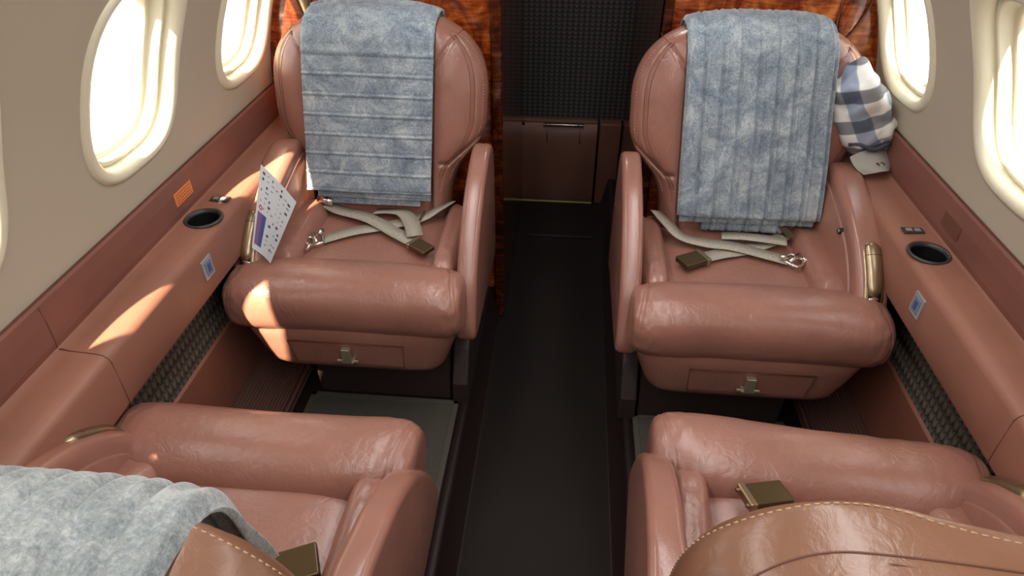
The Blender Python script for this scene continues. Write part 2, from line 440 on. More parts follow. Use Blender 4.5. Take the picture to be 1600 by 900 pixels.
# ---------------------------------------------------------------- ledge fittings
for side, sg in (('left', -1), ('right', 1)):
    t = thing('cup_holder', 'round black cup holder sunk in the %s leather ledge' % side, 'cup holder', (sg*.778, 1.19, .594))
    obj('rim', lathe([(.034, -.004), (.035, .002), (.038, .0045), (.042, .0035), (.043, .0), (.041, -.002)]), 'ring', t)
    obj('well', lathe([(.0355, .0), (.0335, -.035), (.031, -.055), (.0001, -.056)]), 'black', t)
    # small twin switch plate on the ledge
    t = thing('switch_plate', 'small dark plate with two pale buttons beside the %s cup holder' % side, 'switch', (sg*.778, 1.275+.0, .5965), 0)
    obj('plate', bbox(-.022, .022, -.011, .011, -.001, .002, .001), 'ring', t, False)
    for dx in (-.009, .009): obj('button', bbox(dx-.0065, dx+.0065, -.005, .005, .001, .004, .001), 'silver', t, False)
    # socket on the vertical face
    t = thing('phone_socket', 'silver rimmed socket with a dark blue centre on the %s panel below the ledge' % side, 'socket', (sg*.7345, 1.085, .538), 0)
    obj('plate', bbox(-.0025, .0025, -.020, .020, -.024, .024, .002), 'silver', t, False)
    obj('socket_face', bbox(-sg*.001-.003, -sg*.001+.003, -.013, .013, -.017, .017, .001), 'tag_blue', t, False)
    obj('jack', bbox(-sg*.003-.002, -sg*.003+.002, -.005, .006, -.010, .010, .001), 'ink_blue', t, False)
# placards on the band
t = thing('placard', 'orange placard with lines of small print on the left band', 'placard', (-.8155, 1.205, .648))
obj('plate', bbox(-.001, .0015, -.036, .036, -.015, .015, .0005), 'orange', t, False)
bm = bmesh.new()
for k in range(4):
    y = -.030
    while y < .028:
        w = random.uniform(.004, .011); box(bm, .0015, .0019, y, min(y+w, .030), .0085-k*.0065, .0105-k*.0065); y += w+.003
obj('print', bm, 'orange_dk', t, False)
t = thing('placard', 'plain brown placard on the right band above the cup holder', 'placard', (.8155, 1.22, .645))
obj('plate', bbox(-.0015, .001, -.036, .036, -.015, .015, .0005), 'brown_label', t, False)
# ---------------------------------------------------------------- floor mats
for side, sg in (('left', -1), ('right', 1)):
    t = thing('floor_mat', 'dark grey-green carpet mat on the floor beside the %s seats' % side, 'mat', (0, 0, 0))
    x0, x1 = sorted((sg*.238, sg*.655))
    obj('pile', bbox(x0+.014, x1-.014, -.6, 1.228, .0005, .007), 'mat', t, False)
    bm = bmesh.new()
    for a in ((x0, x0+.016, -.6, 1.24), (x1-.016, x1, -.6, 1.24), (x0, x1, 1.224, 1.24)): box(bm, a[0], a[1], a[2], a[3], .0005, .009, .002)
    obj('binding', bm, 'mat_edge', t, False)
# ---------------------------------------------------------------- seats
WORN = False
TILT = math.radians(15); BY, BZ0 = .125, .375     # backrest hinge in seat space
BL, BT, BR = .565, .056, .050
TOPLIFT = 0
HW = [(0, .190), (.08, .192), (.13, .200), (.165, .214), (.20, .243), (.235, .268), (.28, .285), (.36, .290)]
TOPE = 2.5; HWM = .290
def hw(s):
    if s > .36: return HWM*max(1e-6, 1-((s-.36)/(BL-.36))**TOPE)**(1/TOPE)
    return interp(HW, s)
def bpt(x, y, s):
    """backrest space -> seat space"""
    return Vector((x, BY+y*math.cos(TILT)+s*math.sin(TILT), BZ0-y*math.sin(TILT)*1.0+s*math.cos(TILT)))
def groove(d, w=.004, dep=.005): return dep*math.exp(-(d/w)**2)
def front_y(x, s):
    h = hw(s); u = min(1, abs(x)/max(h, 1e-4))
    E = max(0, 1-u**(14 if WORN else 5))**.45
    if WORN and s > .54: E *= max(0, 1-((s-.54)/(BL-.54))**3)**.5
    if not WORN and s > .47: E *= max(0, 1-((s-.47)/(BL-.47))**3.2)**.45
    if s < .06: E *= max(0, 1-((.06-s)/.06)**2.5)**.5
    ax = abs(x); y = BT*E
    ch = .140-.03*max(0, (s-.36)/.2)
    if ax > ch and h > ch+.02:
        w = (ax-ch)/(h-ch); y += .026*E*math.sin(PI*min(1, w**.8))*min(1, .45+s*1.4)*(.15 if WORN else 1)
    else: y += -.010*E*math.cos(ax/ch*PI/2)
    y -= groove(ax-ch, .0045, .009)*(1 if s < .53 else 0)
    y -= groove(h-.030-ax, .0035, .0024)*(s > .10)*(s < .5)
    # diagonal seam on the wing
    if ax > ch:
        d = (s-(.425+1.35*(ax-.16)))*.6
        y -= groove(d, .004, .006)*(ax < h-.030)*(ax > ch+.002)
        d = (s-(.175+.9*max(0, ax-.19)))*.8
        y -= groove(d, .005, .008)*(ax > .165)
    return -y
def rear_y(x, s):
    h = hw(s); u = min(1, abs(x)/max(h, 1e-4))
    E = max(0, 1-u**8)**.45
    if s > .50: E *= max(0, 1-((s-.50)/(BL-.50))**(5 if WORN else 3.2))**.45
    if s < .04: E *= max(0, 1-((.04-s)/.04)**2.5)**.5
    d = min(h-abs(x), (BL-s)*1.0)
    return BR*E-groove(d-.055, .004, .006)+.006*min(1, max(0, (d-.06)/.05))
def worn(x, s):
    if not WORN: return 0
    w = 0
    for cx, sl, a in ((.115, .35, .0070), (.092, .6, .0045), (.040, -.3, .0065), (.02, -.5, .003), (-.05, .1, .003), (-.12, .3, .003), (.20, .2, .004)):
        d = x*1-cx-sl*(s-.52)-.006*math.sin(s*60)
        w += a*(math.exp(-(d/.0035)**2)-.6*math.exp(-((d-.007)/.005)**2))*math.exp(-((s-.515)/.055)**4)
    w += .005*math.exp(-((x-.17)/.008)**2-((s-.50)/.008)**2)
    return w
def backrest_mesh(hand):
    S = [BL*(1-math.cos(PI*k/150))/2 if False else BL*(k/150)**1 for k in range(140)]
    S += [S[-1]+(BL-S[-1])*(math.sin(PI/2*k/18)) for k in range(1, 19)]
    U = [math.sin(PI/2*(-1+2*k/150)) for k in range(151)]
    def wr(x, s, k):
        v = noise.noise(Vector((x*9, s*5, 3.1+k)))*.0016
        if abs(x) > .12: v += noise.noise(Vector((x*70, s*18, 7+k)))*.0012*(1 if s < .2 else .3)
        return v
    rings = []
    for s in S:
        h = hw(s)
        fr = [bpt(h*u, front_y(h*u, s)+wr(h*u, s, 0), s) for u in U]
        re = [bpt(h*u, rear_y(h*u, s)+wr(h*u, s, 5)*1.2+worn(h*u, s), s) for u in reversed(U[1:-1])]
        rings.append(fr+re)
    bm, V = grid(rings, closed_v=True); cap(bm, V[0]); cap(bm, V[-1])
    return mirror(bm, hand)
def bolster_mesh(hand, style):
    def f(p, X, t, R):
        top = max(0, math.sin(t))
        p.y += .012*(1-X*X)-.004                       # slight arch
        if style in (2, 3): p.y += -.014*(1-min(1, (X*1.05)**2))*(-1) *0
        ax = abs(p.x)
        g = (groove(ax-.252+.016*math.cos(t), .0025, .0022)+groove(ax-.260+.016*math.cos(t), .0025, .0016))*(1 if p.x > 0 else .5)
        k = 1-g/.075
        # wrinkles running front to back
        x = p.x
        wv = 0
        cx = .03 if style != 3 else -.03
        a = math.exp(-((x-cx)/.10)**2)
        wv += a*.0022*(noise.noise(Vector((x*48+style*5, math.sin(t)*2.2, style*3.3+math.cos(t)))))
        e = math.exp(-((ax-.27)/.045)**2)
        wv += e*.0026*noise.noise(Vector((x*60, math.cos(t)*4+style, math.sin(t)*4)))
        wv += .0020*noise.noise(Vector((x*10+style, math.cos(t)*1.5, math.sin(t)*1.5)))
        if style == 3: wv += a*.0035*noise.noise(Vector((x*42+9, math.sin(t)*1.2, 5)))
        k += wv/.075
        return Vector((p.x, p.y*k, p.z*k))
    bm = superell(0, -.262, .386, .283, .090, .079, .30, .86, 150, 72, f)
    return mirror(bm, hand)
def cushion_mesh(hand):
    def f(p, X, t, R):
        if p.z > 0: p.z += .012*(1-(p.x/.22)**2)*(R > .2)
        p += Vector((0, 0, 1))*noise.noise(Vector((p.x*9, p.y*9, 1)))*.0025*R
        return p
    return mirror(superell(0, -.035, .362, .215, .175, .050, .35, .35, 60, 48, f), hand)
def side_roll(hand, xs, wid, hgt, seedv):
    def f(p, X, t, R):
        g = groove(p.y-.010, .003, .004)*(1 if p.z > 0 else 0) + groove(p.y+.002, .003, .003)*(1 if p.z > 0 else 0)
        w = noise.noise(Vector((p.x*40, math.cos(t)*3+seedv, math.sin(t)*3)))*.0022
        return p*(1-(g-w)/hgt)
    return mirror(superell(xs, -.045, .375, .170, wid, hgt, .4, .7, 70, 36, f, axis='y'), hand)
ARM = [(.165, .26), (.178, .45), (.170, .565), (.140, .612), (.08, .618), (.0, .596), (-.08, .562), (-.16, .508), (-.225, .432), (-.270, .345), (-.280, .300), (-.262, .278), (-.20, .268), (-.05, .26), (.08, .255)]
ARMW = [(.165, .26), (.178, .45), (.170, .565), (.140, .605), (.08, .612), (.0, .596), (-.08, .573), (-.16, .535), (-.225, .480), (-.268, .405), (-.278, .340), (-.262, .290), (-.20, .268), (-.05, .26), (.08, .255)]
def prof2(pts, n=6): return [(p.x, p.y) for p in spline([(a, b, 0) for a, b in pts], n, True)]
def inset(prof, d):
    P = [Vector(p) for p in prof]; n = len(P)
    area = sum(P[i].x*P[(i+1) % n].y-P[(i+1) % n].x*P[i].y for i in range(n)); s = 1 if area > 0 else -1
    out = []
    for i in range(n):
        t = (P[(i+1) % n]-P[i-1]).normalized(); out.append((P[i].x-t.y*s*d, P[i].y+t.x*s*d))
    return out
def pan_mesh(hand):
    lev = [(.345, .268, -.322, .20), (.330, .268, -.330, .20), (.315, .264, -.332, .20), (.26, .245, -.326, .19), (.215, .228, -.318, .18), (.196, .218, -.305, .17), (.188, .19, -.27, .15), (.186, .10, -.15, .1)]
    rings = []
    for z, hx, yf, yr in lev:
        hy = (yr-yf)/2; yc = (yr+yf)/2; ring = []
        for k in range(96):
            a = 2*PI*k/96; ring.append((sgnp(math.cos(a), .22)*hx+.005, yc+sgnp(math.sin(a), .22)*hy, z))
        rings.append(ring)
    # soften with interpolation
    R2 = []
    for i in range(len(rings)-1):
        for k in range(3):
            t = k/3; R2.append([tuple(a[j]*(1-t)+b[j]*t for j in range(3)) for a, b in zip(rings[i], rings[i+1])])
    R2.append(rings[-1])
    bm, V = grid(R2, closed_v=True); cap(bm, V[0]); cap(bm, V[-1])
    return mirror(bm, hand)
def plane_pts(pts, w, thick=.0016, sag=None):
    """webbing ribbon along a polyline of (x,y,z[,roll])"""
    P = spline([p[:3] for p in pts], 8); rl = spline([(p[3] if len(p) > 3 else 0, 0, 0) for p in pts], 8)
    rings = []
    for i, p in enumerate(P):
        t = (P[min(i+1, len(P)-1)]-P[max(i-1, 0)]).normalized()
        s = t.cross(Vector((0, 0, 1))).normalized(); up = s.cross(t)
        r = rl[i].x; s2 = s*math.cos(r)+up*math.sin(r); u2 = up*math.cos(r)-s*math.sin(r)
        rings.append([p-s2*w/2-u2*thick/2, p+s2*w/2-u2*thick/2, p+s2*w/2+u2*thick/2, p-s2*w/2+u2*thick/2])
    bm, V = grid(rings, closed_v=True); cap(bm, V[0]); cap(bm, V[-1]); return bm
def buckle(parent, loc, rz, tilt=(0, 0), s=1.0):
    R = Matrix.Translation(loc) @ Matrix.Rotation(rz, 4, 'Z') @ Matrix.Rotation(tilt[0], 4, 'X') @ Matrix.Rotation(tilt[1], 4, 'Y')
    bm = bbox(-.032*s, .032*s, -.024*s, .024*s, -.001, .014*s, .003); bm.transform(R)
    b = obj('buckle', bm, 'brown_metal', parent, False)
    bm = bbox(-.040*s, -.028*s, -.026*s, .026*s, -.003, .015*s, .0025)
    for y in (-.018, .018):
        bmesh.ops.create_cone(bm, cap_ends=True, segments=12, radius1=.004*s, radius2=.003*s, depth=.006*s, matrix=Matrix.Translation((-.041*s, y*s, .007*s)) @ Matrix.Rotation(PI/2, 4, 'Y'))
    bm.transform(R); e = obj('hinge_end', bm, 'bronze', b, False); e['label'] = 'bright riveted hinge end'
    return b
def hook(parent, loc, rz):
    R = Matrix.Translation(loc) @ Matrix.Rotation(rz, 4, 'Z')
    bm = bmesh.new()
    tube(bm, [(-.018, -.02, .004), (.018, -.02, .006), (.022, 0, .006), (.018, .02, .006), (-.018, .02, .004), (-.022, 0, .003), (-.018, -.02, .004)], .0042, 8)
    tube(bm, [(0, -.022, .012), (0, .022, .012)], .006, 10); tube(bm, [(-.012, -.018, .010), (-.03, -.03, .0)], .004, 8)
    tube(bm, [(.012, .014, .014), (.026, .024, .016)], .006, 8)
    bm.transform(R); return obj('belt_hook', bm, 'chrome', parent)
CACHE = {}
def seat(label, X, Y, rz, hand, style, bmat='leather'):
    """hand=+1: armrest by the aisle on local +x"""
    t = thing('leather_seat', label, 'seat', (X, Y, 0), rz, None)
    h = hand
    # plinth
    bm = bbox(-.150, .222, -.215, .19, .003, .185, .008); obj('pedestal', mirror(bm, h), 'dark_plinth', t, False)
    bm = slab([(-.225, .004), (-.225, .075), (-.175, .16), (-.05, .30), (.15, .30), (.17, .004)], .228, .272, .006, seg=3)
    obj('side_shroud', mirror(bm, h), 'dark_plinth', t, False)
    obj('seat_pan', pan_mesh(h), 'leather', t)
    # drawer
    bm = bbox(-.142, .140, -.3325, -.30, .222, .300, .003)
    for v in bm.verts:
        v.co.y += (.30-v.co.z)*.14; v.co.x *= 1-(.30-v.co.z)*.55
    d = obj('drawer', mirror(bm, h), 'leather', t, False)
    bm = bmesh.new()
    pts = [(-.1425, -.3335, .301), (.1405, -.3335, .301), (.134, -.3225, .2215), (-.136, -.3225, .2215), (-.1425, -.3335, .301)]
    tube(bm, pts, .0018, 6); sm = obj('drawer_gap', mirror(bm, h), 'seam', d)
    bm = bmesh.new(); box(bm, -.011, .011, -.345, -.331, .250, .289, .002); box(bm, -.014, .016, -.343, -.325, .243, .250, .0015); tube(bm, [(-.026, -.336, .247), (.026, -.336, .247)], .0035, 8)
    obj('latch', mirror(bm, h), 'latch', d, False)
    obj('front_bolster', bolster_mesh(h, style), 'leather', t)
    obj('seat_cushion', cushion_mesh(h), 'leather', t)
    obj('side_roll', side_roll(h, .218, .036, .082, 1), 'leather', t)
    obj('side_roll', side_roll(h, -.190, .050, .080, 4), 'leather', t)
    k = 'back%d%s' % (h, bmat)
    if k not in CACHE:
        o = obj('backrest', backrest_mesh(h), bmat, t); CACHE[k] = o.data
    else:
        o = bpy.data.objects.new('backrest', CACHE[k]); C.objects.link(o); o.parent = t
    back = o
    # piping along the outline + tan stitching
    def sline(fn, n=40, r=.0007):
        pts = [bpt(x, front_y(x, s_)-.0002, s_) for x, s_ in (fn(k/n) for k in range(n+1))]
        obj('seam', mirror(tube(bmesh.new(), pts, r, 5), h), 'seam', back)
    for sd in (-1, 1):
        if WORN and sd > 0:
            from mathutils.bvhtree import BVHTree
            tb = bmesh.new(); tb.from_mesh(back.data); bv = BVHTree.FromBMesh(tb); pts = []
            dn = bpt(0, 0, 0)-bpt(0, 0, 1)
            for k in range(81):
                x = -.27+.54*k/80
                hit = bv.ray_cast(bpt(x, -.007+.035*(max(0, abs(x)-.17)/.1)**2, BL+.1), dn)
                if hit[0]: pts.append(hit[0]-dn*.0006)
            tb.free()
            obj('seam', tube(bmesh.new(), pts, .0009, 6), 'seam', back)
        sline(lambda q: (sd*(.165+.065*q), .425+1.35*(.005+.065*q)), 20, .0009)
        sline(lambda q: (sd*(hw(.14+.36*q)-.030), .14+.36*q), 60)
        sline(lambda q: (sd*(hw(.14+.36*q)-.040), .14+.36*q), 60)
        sline(lambda q: (sd*(.168+.070*q), .175+.9*max(0, .168+.07*q-.19)), 20, .001)
    e = .006 if WORN else .010
    path = [(-hw(.12+.24*k/60)+e, .12+.24*k/60) for k in range(60)]
    for k in range(241):
        an = PI-PI*k/240; c, sn = math.cos(an), math.sin(an)
        path.append((sgnp(c, 2/TOPE)*(HWM-e), .36+max(0, sn)**(2/TOPE)*(BL-.36-e*.8)))
    path += [(hw(.36-.24*k/60)-e, .36-.24*k/60) for k in range(1, 61)]
    bm = bmesh.new(); acc = 0; start = None
    for k in range(len(path)-1):
        p = Vector(path[k]); q = Vector(path[k+1]); L_ = (q-p).length; pos = 0
        while pos < L_:
            step = min(.0078-acc, L_-pos) if acc < .0078 else 0
            if acc == 0: start = p+(q-p)*(pos/L_)
            pos += step; acc += step
            if acc >= .0078-1e-9:
                en = p+(q-p)*(pos/L_); en = start+(en-start)*.62
                P3 = [bpt(v_.x, front_y(v_.x, v_.y)-.0006, v_.y) for v_ in (start, en)]
                if 0 < (P3[0]-P3[1]).length < .02: tube(bm, P3, .0009, 4)
                acc = 0
    obj('stitching', mirror(bm, h), 'stitch', back)
    a = obj('armrest', mirror(slab(prof2(ARM), .258, .308, .013), h), 'leather_sm', t)
    bm = slab(inset(prof2(ARM), .034), .256, .262, .003, seg=3); obj('inner_panel', mirror(bm, h), 'leather', a)
    # window-side armrest with recline lever
    a = obj('armrest', mirror(slab(prof2(ARMW), -.284, -.208, .020), h), 'leather_sm', t)
    bm = slab(inset(prof2(ARMW), .036), -.215, -.204, .004, seg=3); obj('inner_panel', mirror(bm, h), 'leather', a)
    W = Vector((-.247, 0, 0)); PW = prof2(ARMW, 80)[80*4:80*10]
    def P(yy, up):       # point on top curve of the armrest
        prof = PW
        best = min(prof, key=lambda q: abs(q[0]-yy)); i = prof.index(best)
        q = prof[min(i+1, len(prof)-1)]; r0 = prof[max(i-1, 0)]
        tt = Vector((0, q[0]-r0[0], q[1]-r0[1])).normalized(); nn = Vector((0, tt.z, -tt.y)); 
        if nn.z < 0: nn = -nn
        return Vector((W.x, best[0], best[1]))+nn*up, tt, nn
    def strip(ya, yb, hwid, up, name, m, par, n=22, endr=True):
        rings = []
        for i in range(n+1):
            yy = ya+(yb-ya)*i/n; c, tt, nn = P(yy, 0)
            e = max(.02, 1-abs(2*i/n-1)**(7 if endr else 30))**.5
            rings.append([c+Vector((1, 0, 0))*hwid*e*math.cos(q*2*PI/20)+nn*(up*e*math.sin(q*2*PI/20)-.001) for q in range(20)])
        bm, V = grid(rings, closed_v=True); cap(bm, V[0]); cap(bm, V[-1])
        return obj(name, mirror(bm, h), m, par)
    pocket = strip(-.140, -.270, .0215, .0028, 'lever_recess', 'bronze', a)
    shadow = strip(-.16, -.252, .0175, .0040, 'lever_gap', 'black', pocket)
    strip(-.236, -.266, .0150, .0046, 'lever_cup', 'chrome', pocket)
    lv = strip(-.142, -.240, .0180, .0105, 'recline_lever', 'bronze', a)
    strip(-.170, -.1725, .0185, .0110, 'lever_joint', 'brown_metal', lv, 4)
    bm = bmesh.new(); bmesh.ops.create_cone(bm, cap_ends=True, segments=20, radius1=.0085, radius2=.007, depth=.008, matrix=Matrix.Translation((-.204, -.075, .53)) @ Matrix.Rotation(PI/2, 4, 'Y'))
    bt = obj('button', mirror(bm, h), 'black', a, False)
    bm = bmesh.new(); bmesh.ops.create_cone(bm, cap_ends=True, segments=20, radius1=.0055, radius2=.005, depth=.003, matrix=Matrix.Translation((-.1985, -.075, .53)) @ Matrix.Rotation(PI/2, 4, 'Y'))
    obj('button_cap', mirror(bm, h), 'bronze', bt, False)
    return t
S1 = seat('rust leather seat facing the camera at the far left with a safety card', -.482, 1.46, 0, 1, 0)
S2 = seat('rust leather seat facing the camera at the far right with a long draped blanket', .470, 1.445, 0, -1, 1)
FAR = (TILT, TOPE, BZ0); HW_F = HW
TILT = math.radians(9); TOPE = 3.6; WORN = True; BZ0 = .314; TOPLIFT = .005
HW = [(a, b+.012) for a, b in HW]; HWM = .302
RZ3, RZ4 = PI, PI-.085
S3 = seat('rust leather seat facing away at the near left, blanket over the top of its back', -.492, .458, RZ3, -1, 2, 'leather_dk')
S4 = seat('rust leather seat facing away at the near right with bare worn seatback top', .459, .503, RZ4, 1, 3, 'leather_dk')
# belts, parts of the seats ------------------------------------------------
def cz(x, y): return .4215+.010*(1-(x/.22)**2)-.03*max(0, abs(y+.03)-.13)
def belt(par, pts, w=.040):
    return obj('seat_belt', plane_pts(pts, w), 'web', par)
b = belt(S1, [(-.185, .095, .435, .3), (-.150, .078, .440, .1), (-.105, .052, .438, 0), (-.014, .010, .443, 0), (.07, -.048, .440, 0), (.128, -.085, .436, 0)])
buckle(b, (.152, -.110, .434), PI*.82+PI, (0, .08), .85)
bm = bmesh.new(); tube(bm, [(-.172, .078, .455), (-.15, .07, .458), (-.128, .066, .456)], .011, 10); obj('anchor_tip', bm, 'chrome', b)
b = belt(S1, [(.200, .10, .455, -.5), (.160, .068, .446, -.2), (.114, .035, .434, 0), (.029, -.012, .434, 0), (-.049, -.046, .434, 0), (-.115, -.084, .430, 0)])
hook(b, (-.128, -.097, .430), .5)
bm = plane_pts([(.122, .020, .439), (.128, .058, .443)], .006, .004); obj('belt_slide', bm, 'bronze', b, False)
belt(S1, [(-.012, .062, .434, .2), (.03, .058, .440, .2), (.072, .040, .447, .1), (.105, -.01, .450, 0), (.128, -.070, .446, 0)], .042)
b = belt(S2, [(-.205, .088, .470, .4), (-.175, .045, .458, .2), (-.14, .012, .440, .1), (-.08, -.010, .438, 0), (-.02, -.022, .440, 0), (.05, -.045, .437, 0), (.11, -.066, .434, 0)])
hook(b, (.122, -.070, .432), 2.4)
b = belt(S2, [(-.10, -.072, .432, 0), (-.055, -.052, .434, 0), (.01, -.026, .432, 0), (.08, .014, .432, .1), (.125, .046, .436, .1)])
buckle(b, (-.128, -.092, .432), .52+PI, (0, 0))
bm = plane_pts([(.135, .020, .450), (.118, .062, .455)], .016, .006); obj('belt_slide', bm, 'bronze', b, False)
belt(S2, [(-.035, .036, .434, 0), (.01, .028, .440, 0), (.06, .012, .446, 0), (.12, .0, .446, 0)], .036)
# near seats (local frames are turned half a turn)
b = belt(S3, [(.02, .075, .43, 0), (-.06, .01, .438, 0), (-.12, -.010, .440, 0)], .042)
buckle(b, (-.148, -.026, .442), .42+PI*0+PI, (0, 0), 1.15)
b = belt(S4, [(.112, -.142, .452, 0), (.105, -.10, .436, 0), (.095, -.06, .405, 0)], .034)
buckle(b, (.104, -.148, .458), .30+PI, (-.22, 0), 1.0)
# ---------------------------------------------------------------- blankets
def blanket(par_loc, rz, label, layers, mat, width_f, ridge, group='folded fleece blankets'):
    """draped over a backrest; layers = [(front_bottom_s, back_bottom_s, lift, t0, t1)]"""
    bm = bmesh.new()
    for (sf, sb, lift, t0, t1) in layers:
        th = .0075
        AP, AZ = BL-.115, .112+TOPLIFT
        # path : list of (y, s)
        path = []
        def pth(q):       # q in metres from the front hem upward
            La = AP-sf
            yo = BT+.026+lift; yb = BR+.012+lift; hA = AZ+lift-.008
            if q < La: return (-yo, sf+q, -1, 0)
            q2 = q-La; arc = 1.18*(yo+yb)/2*PI/2*1.45
            if q2 < arc:
                a = PI*(q2/arc); c = math.cos(a)
                yy = -c*(yo if c > 0 else yb); return (yy, AP+hA*math.sin(a)**.75, -c, math.sin(a))
            return (yb, AP-(q2-arc), 1, 0)
        yo = BT+.026+lift; yb = BR+.012+lift
        arc = 1.18*(yo+yb)/2*PI/2*1.45
        Ltot = (AP-sf)+arc+(AP-sb)
        NQ = int(Ltot/.0028); NT = 210
        def P(q, t, off):
            y, s, ny, ns = pth(q)
            xl, xr = width_f(s if y < 0 else max(s, AP), y)
            t_ = t0+(t1-t0)*(t+1)/2
            x = xl+(xr-xl)*(t_+1)/2
            # cloth sinks at shoulders of the backrest
            if s > AP: 
                drop = max(0, (abs(x)-.07))**1.5*(.42 if TOPLIFT == 0 else .27); s -= drop*max(0, ns)
            w = noise.noise(Vector((x*7, q*6, lift*90+par_loc[0])))*.005+noise.noise(Vector((x*22, q*20, lift*90+par_loc[1])))*.0016
            o = off+w+ridge(x, q, s, t_)
            return bpt(x, y+ny*o, s+ns*o)
        F, B = [], []
        for i in range(NQ+1):
            q = Ltot*i/NQ; eq = 1
            dq = min(i, NQ-i)/4.0
            if dq < 1: eq = math.sqrt(max(0, 1-(1-dq)**2))
            f, b_ = [], []
            for j in range(NT+1):
                t = math.sin(PI/2*(-1+2*j/NT)); e = (1-abs(t)**14)**.5*eq
                f.append(P(q, t, th*e)); b_.append(P(q, t, -th*e))
            F.append(f); B.append(b_)
        rings = [F[i]+list(reversed(B[i])) for i in range(NQ+1)]
        _, V = grid(rings, closed_v=True, bm=bm); cap(bm, V[0]); cap(bm, V[-1])
    o = obj('blanket', bm, mat)
    o.location = par_loc; o.rotation_euler = (0, 0, rz)
    return tag(o, label, 'blanket', None)
def wf_left(s, y):
    k = (s-.08)/.45
    return (-.190+.022*k, .148+.020*k)
def lines(v, sp, w=.0045, d=.0035):
    r = (v/sp) % 1.0; r = min(r, 1-r)*sp
    return -d*math.exp(-(r/w)**2)+d*.5*math.exp(-((r-w*2)/w)**2)
NEAR = (TILT, TOPE, BZ0, TOPLIFT); HW_N = HW
TILT, TOPE, BZ0 = FAR; TOPLIFT = 0; HW = HW_F; HWM = .290
bl1 = blanket((-.482, 1.46, 0), 0, 'blue-grey fleece blanket with crosswise ribs hanging on the far left seat', [(.100, .22, .017, -1, 1), (.080, .26, .002, -.86, .985), (.060, .3, -.012, -.72, .80)], 'fleece', wf_left, lambda x, q, s, t: -.8*lines(q+.012*x, .050, .0026, .0055))
def wf_right(s, y):
    k = (s-.05)/.5
    return (-.152-.026*k, .205-.040*k)
AP_ = BL-.09
def ridge_r(x, q, s, t):
    r = lines((t+1)*.165, .0405, .0034, .0072)*(1 if s < AP_ else .45)
    d = (x+.02)*.90+(s-.33)*(-.43)          # slanting fold
    r += .012/(1+math.exp(-d/.0030))*(1 if s < .5 else 0)*math.exp(-((s-.22)/.2)**2)
    return r
bl2 = blanket((.470, 1.445, 0), 0, 'blue-grey fleece blanket with lengthwise ribs draped low over the far right seat', [(.082, .2, .017, -1, 1), (.064, .26, .002, -.96, .97), (.040, .3, -.012, -.62, .55)], 'fleece', wf_right, ridge_r)
TILT, TOPE, BZ0, TOPLIFT = NEAR
HW = HW_N; HWM = .302
def wf_near(s, y): return (-.215, .275)
bl3 = blanket((-.492, .458, 0), RZ3, 'pale grey fleece blanket spread over the near left seatback', [(.34, .02, .014, -1, 1)], 'fleece2', wf_near, lambda x, q, s, t: lines(x*1.0+.06*q+.02, .046, .0060, .0080))
# ---------------------------------------------------------------- safety card
t = thing('safety_card', 'white printed safety card standing against the armrest of the far left seat', 'card', (0, 0, 0))
A = Vector((-.683, 1.325, .665)); B_ = Vector((-.588, 1.262, .605)); Cc = Vector((-.655, 1.200, .474)); D = Vector((-.702, 1.222, .500))
def cardp(u, v, off=0):
    # u across (A->B edge direction), v down
    p = A*(1-u)*(1-v)+B_*u*(1-v)+Cc*u*v+D*(1-u)*v
    nrm = (B_-A).cross(D-A).normalized()
    if nrm.y > 0: nrm = -nrm
    return p+nrm*(off-.006*math.sin(PI*u)*1.0)
def cquad(bm, u0, u1, v0, v1, o0, o1, n=6):
    top = [[cardp(u0+(u1-u0)*i/n, v0+(v1-v0)*j/n, o1) for j in range(n+1)] for i in range(n+1)]
    bot = [[cardp(u0+(u1-u0)*i/n, v0+(v1-v0)*j/n, o0) for j in range(n+1)] for i in range(n+1)]
    _, VT = grid(top, bm=bm); _, VB = grid(bot, bm=bm)
    per = [(i, 0) for i in range(n)]+[(n, j) for j in range(n)]+[(i, n) for i in range(n, 0, -1)]+[(0, j) for j in range(n, 0, -1)]
    for k in range(len(per)):
        a, b2 = per[k], per[(k+1) % len(per)]
        cap(bm, (VT[a[0]][a[1]], VT[b2[0]][b2[1]], VB[b2[0]][b2[1]], VB[a[0]][a[1]]))
bm = bmesh.new(); cquad(bm, 0, 1, 0, 1, 0, .001, 12); obj('sheet', bm, 'white', t, False)
bm = bmesh.new()
for r in range(13):
    for c in range(7):
        if random.random() < .62:
            u0 = .07+c*.125; v0 = .05+r*.067
            if u0 < .36 and v0 > .48: continue
            w = random.uniform(.02, .09); cquad(bm, u0, u0+w, v0, v0+random.choice((.008, .012, .03)), .001, .0013, 1)
obj('print', bm, 'ink', t, False)
bm = bmesh.new(); cquad(bm, .06, .20, .53, .93, .001, .0013, 1); obj('colour_panel', bm, 'ink_purple', t, False)
bm = bmesh.new(); cquad(bm, .20, .34, .53, .93, .001, .0013, 1); obj('colour_panel', bm, 'ink_blue', t, False)
bm = bmesh.new()
n_ = 16
for k in range(n_):
    a0, a1 = 2*PI*k/n_, 2*PI*(k+1)/n_
    q = [cardp(.13+.055*r*math.cos(a), .47+.030*r*math.sin(a), .0014) for a, r in ((a0, 1), (a1, 1), (a1, .5), (a0, .5))]
    cap(bm, [bm.verts.new(p) for p in q])
obj('badge', bm, 'ink_red', t, False)
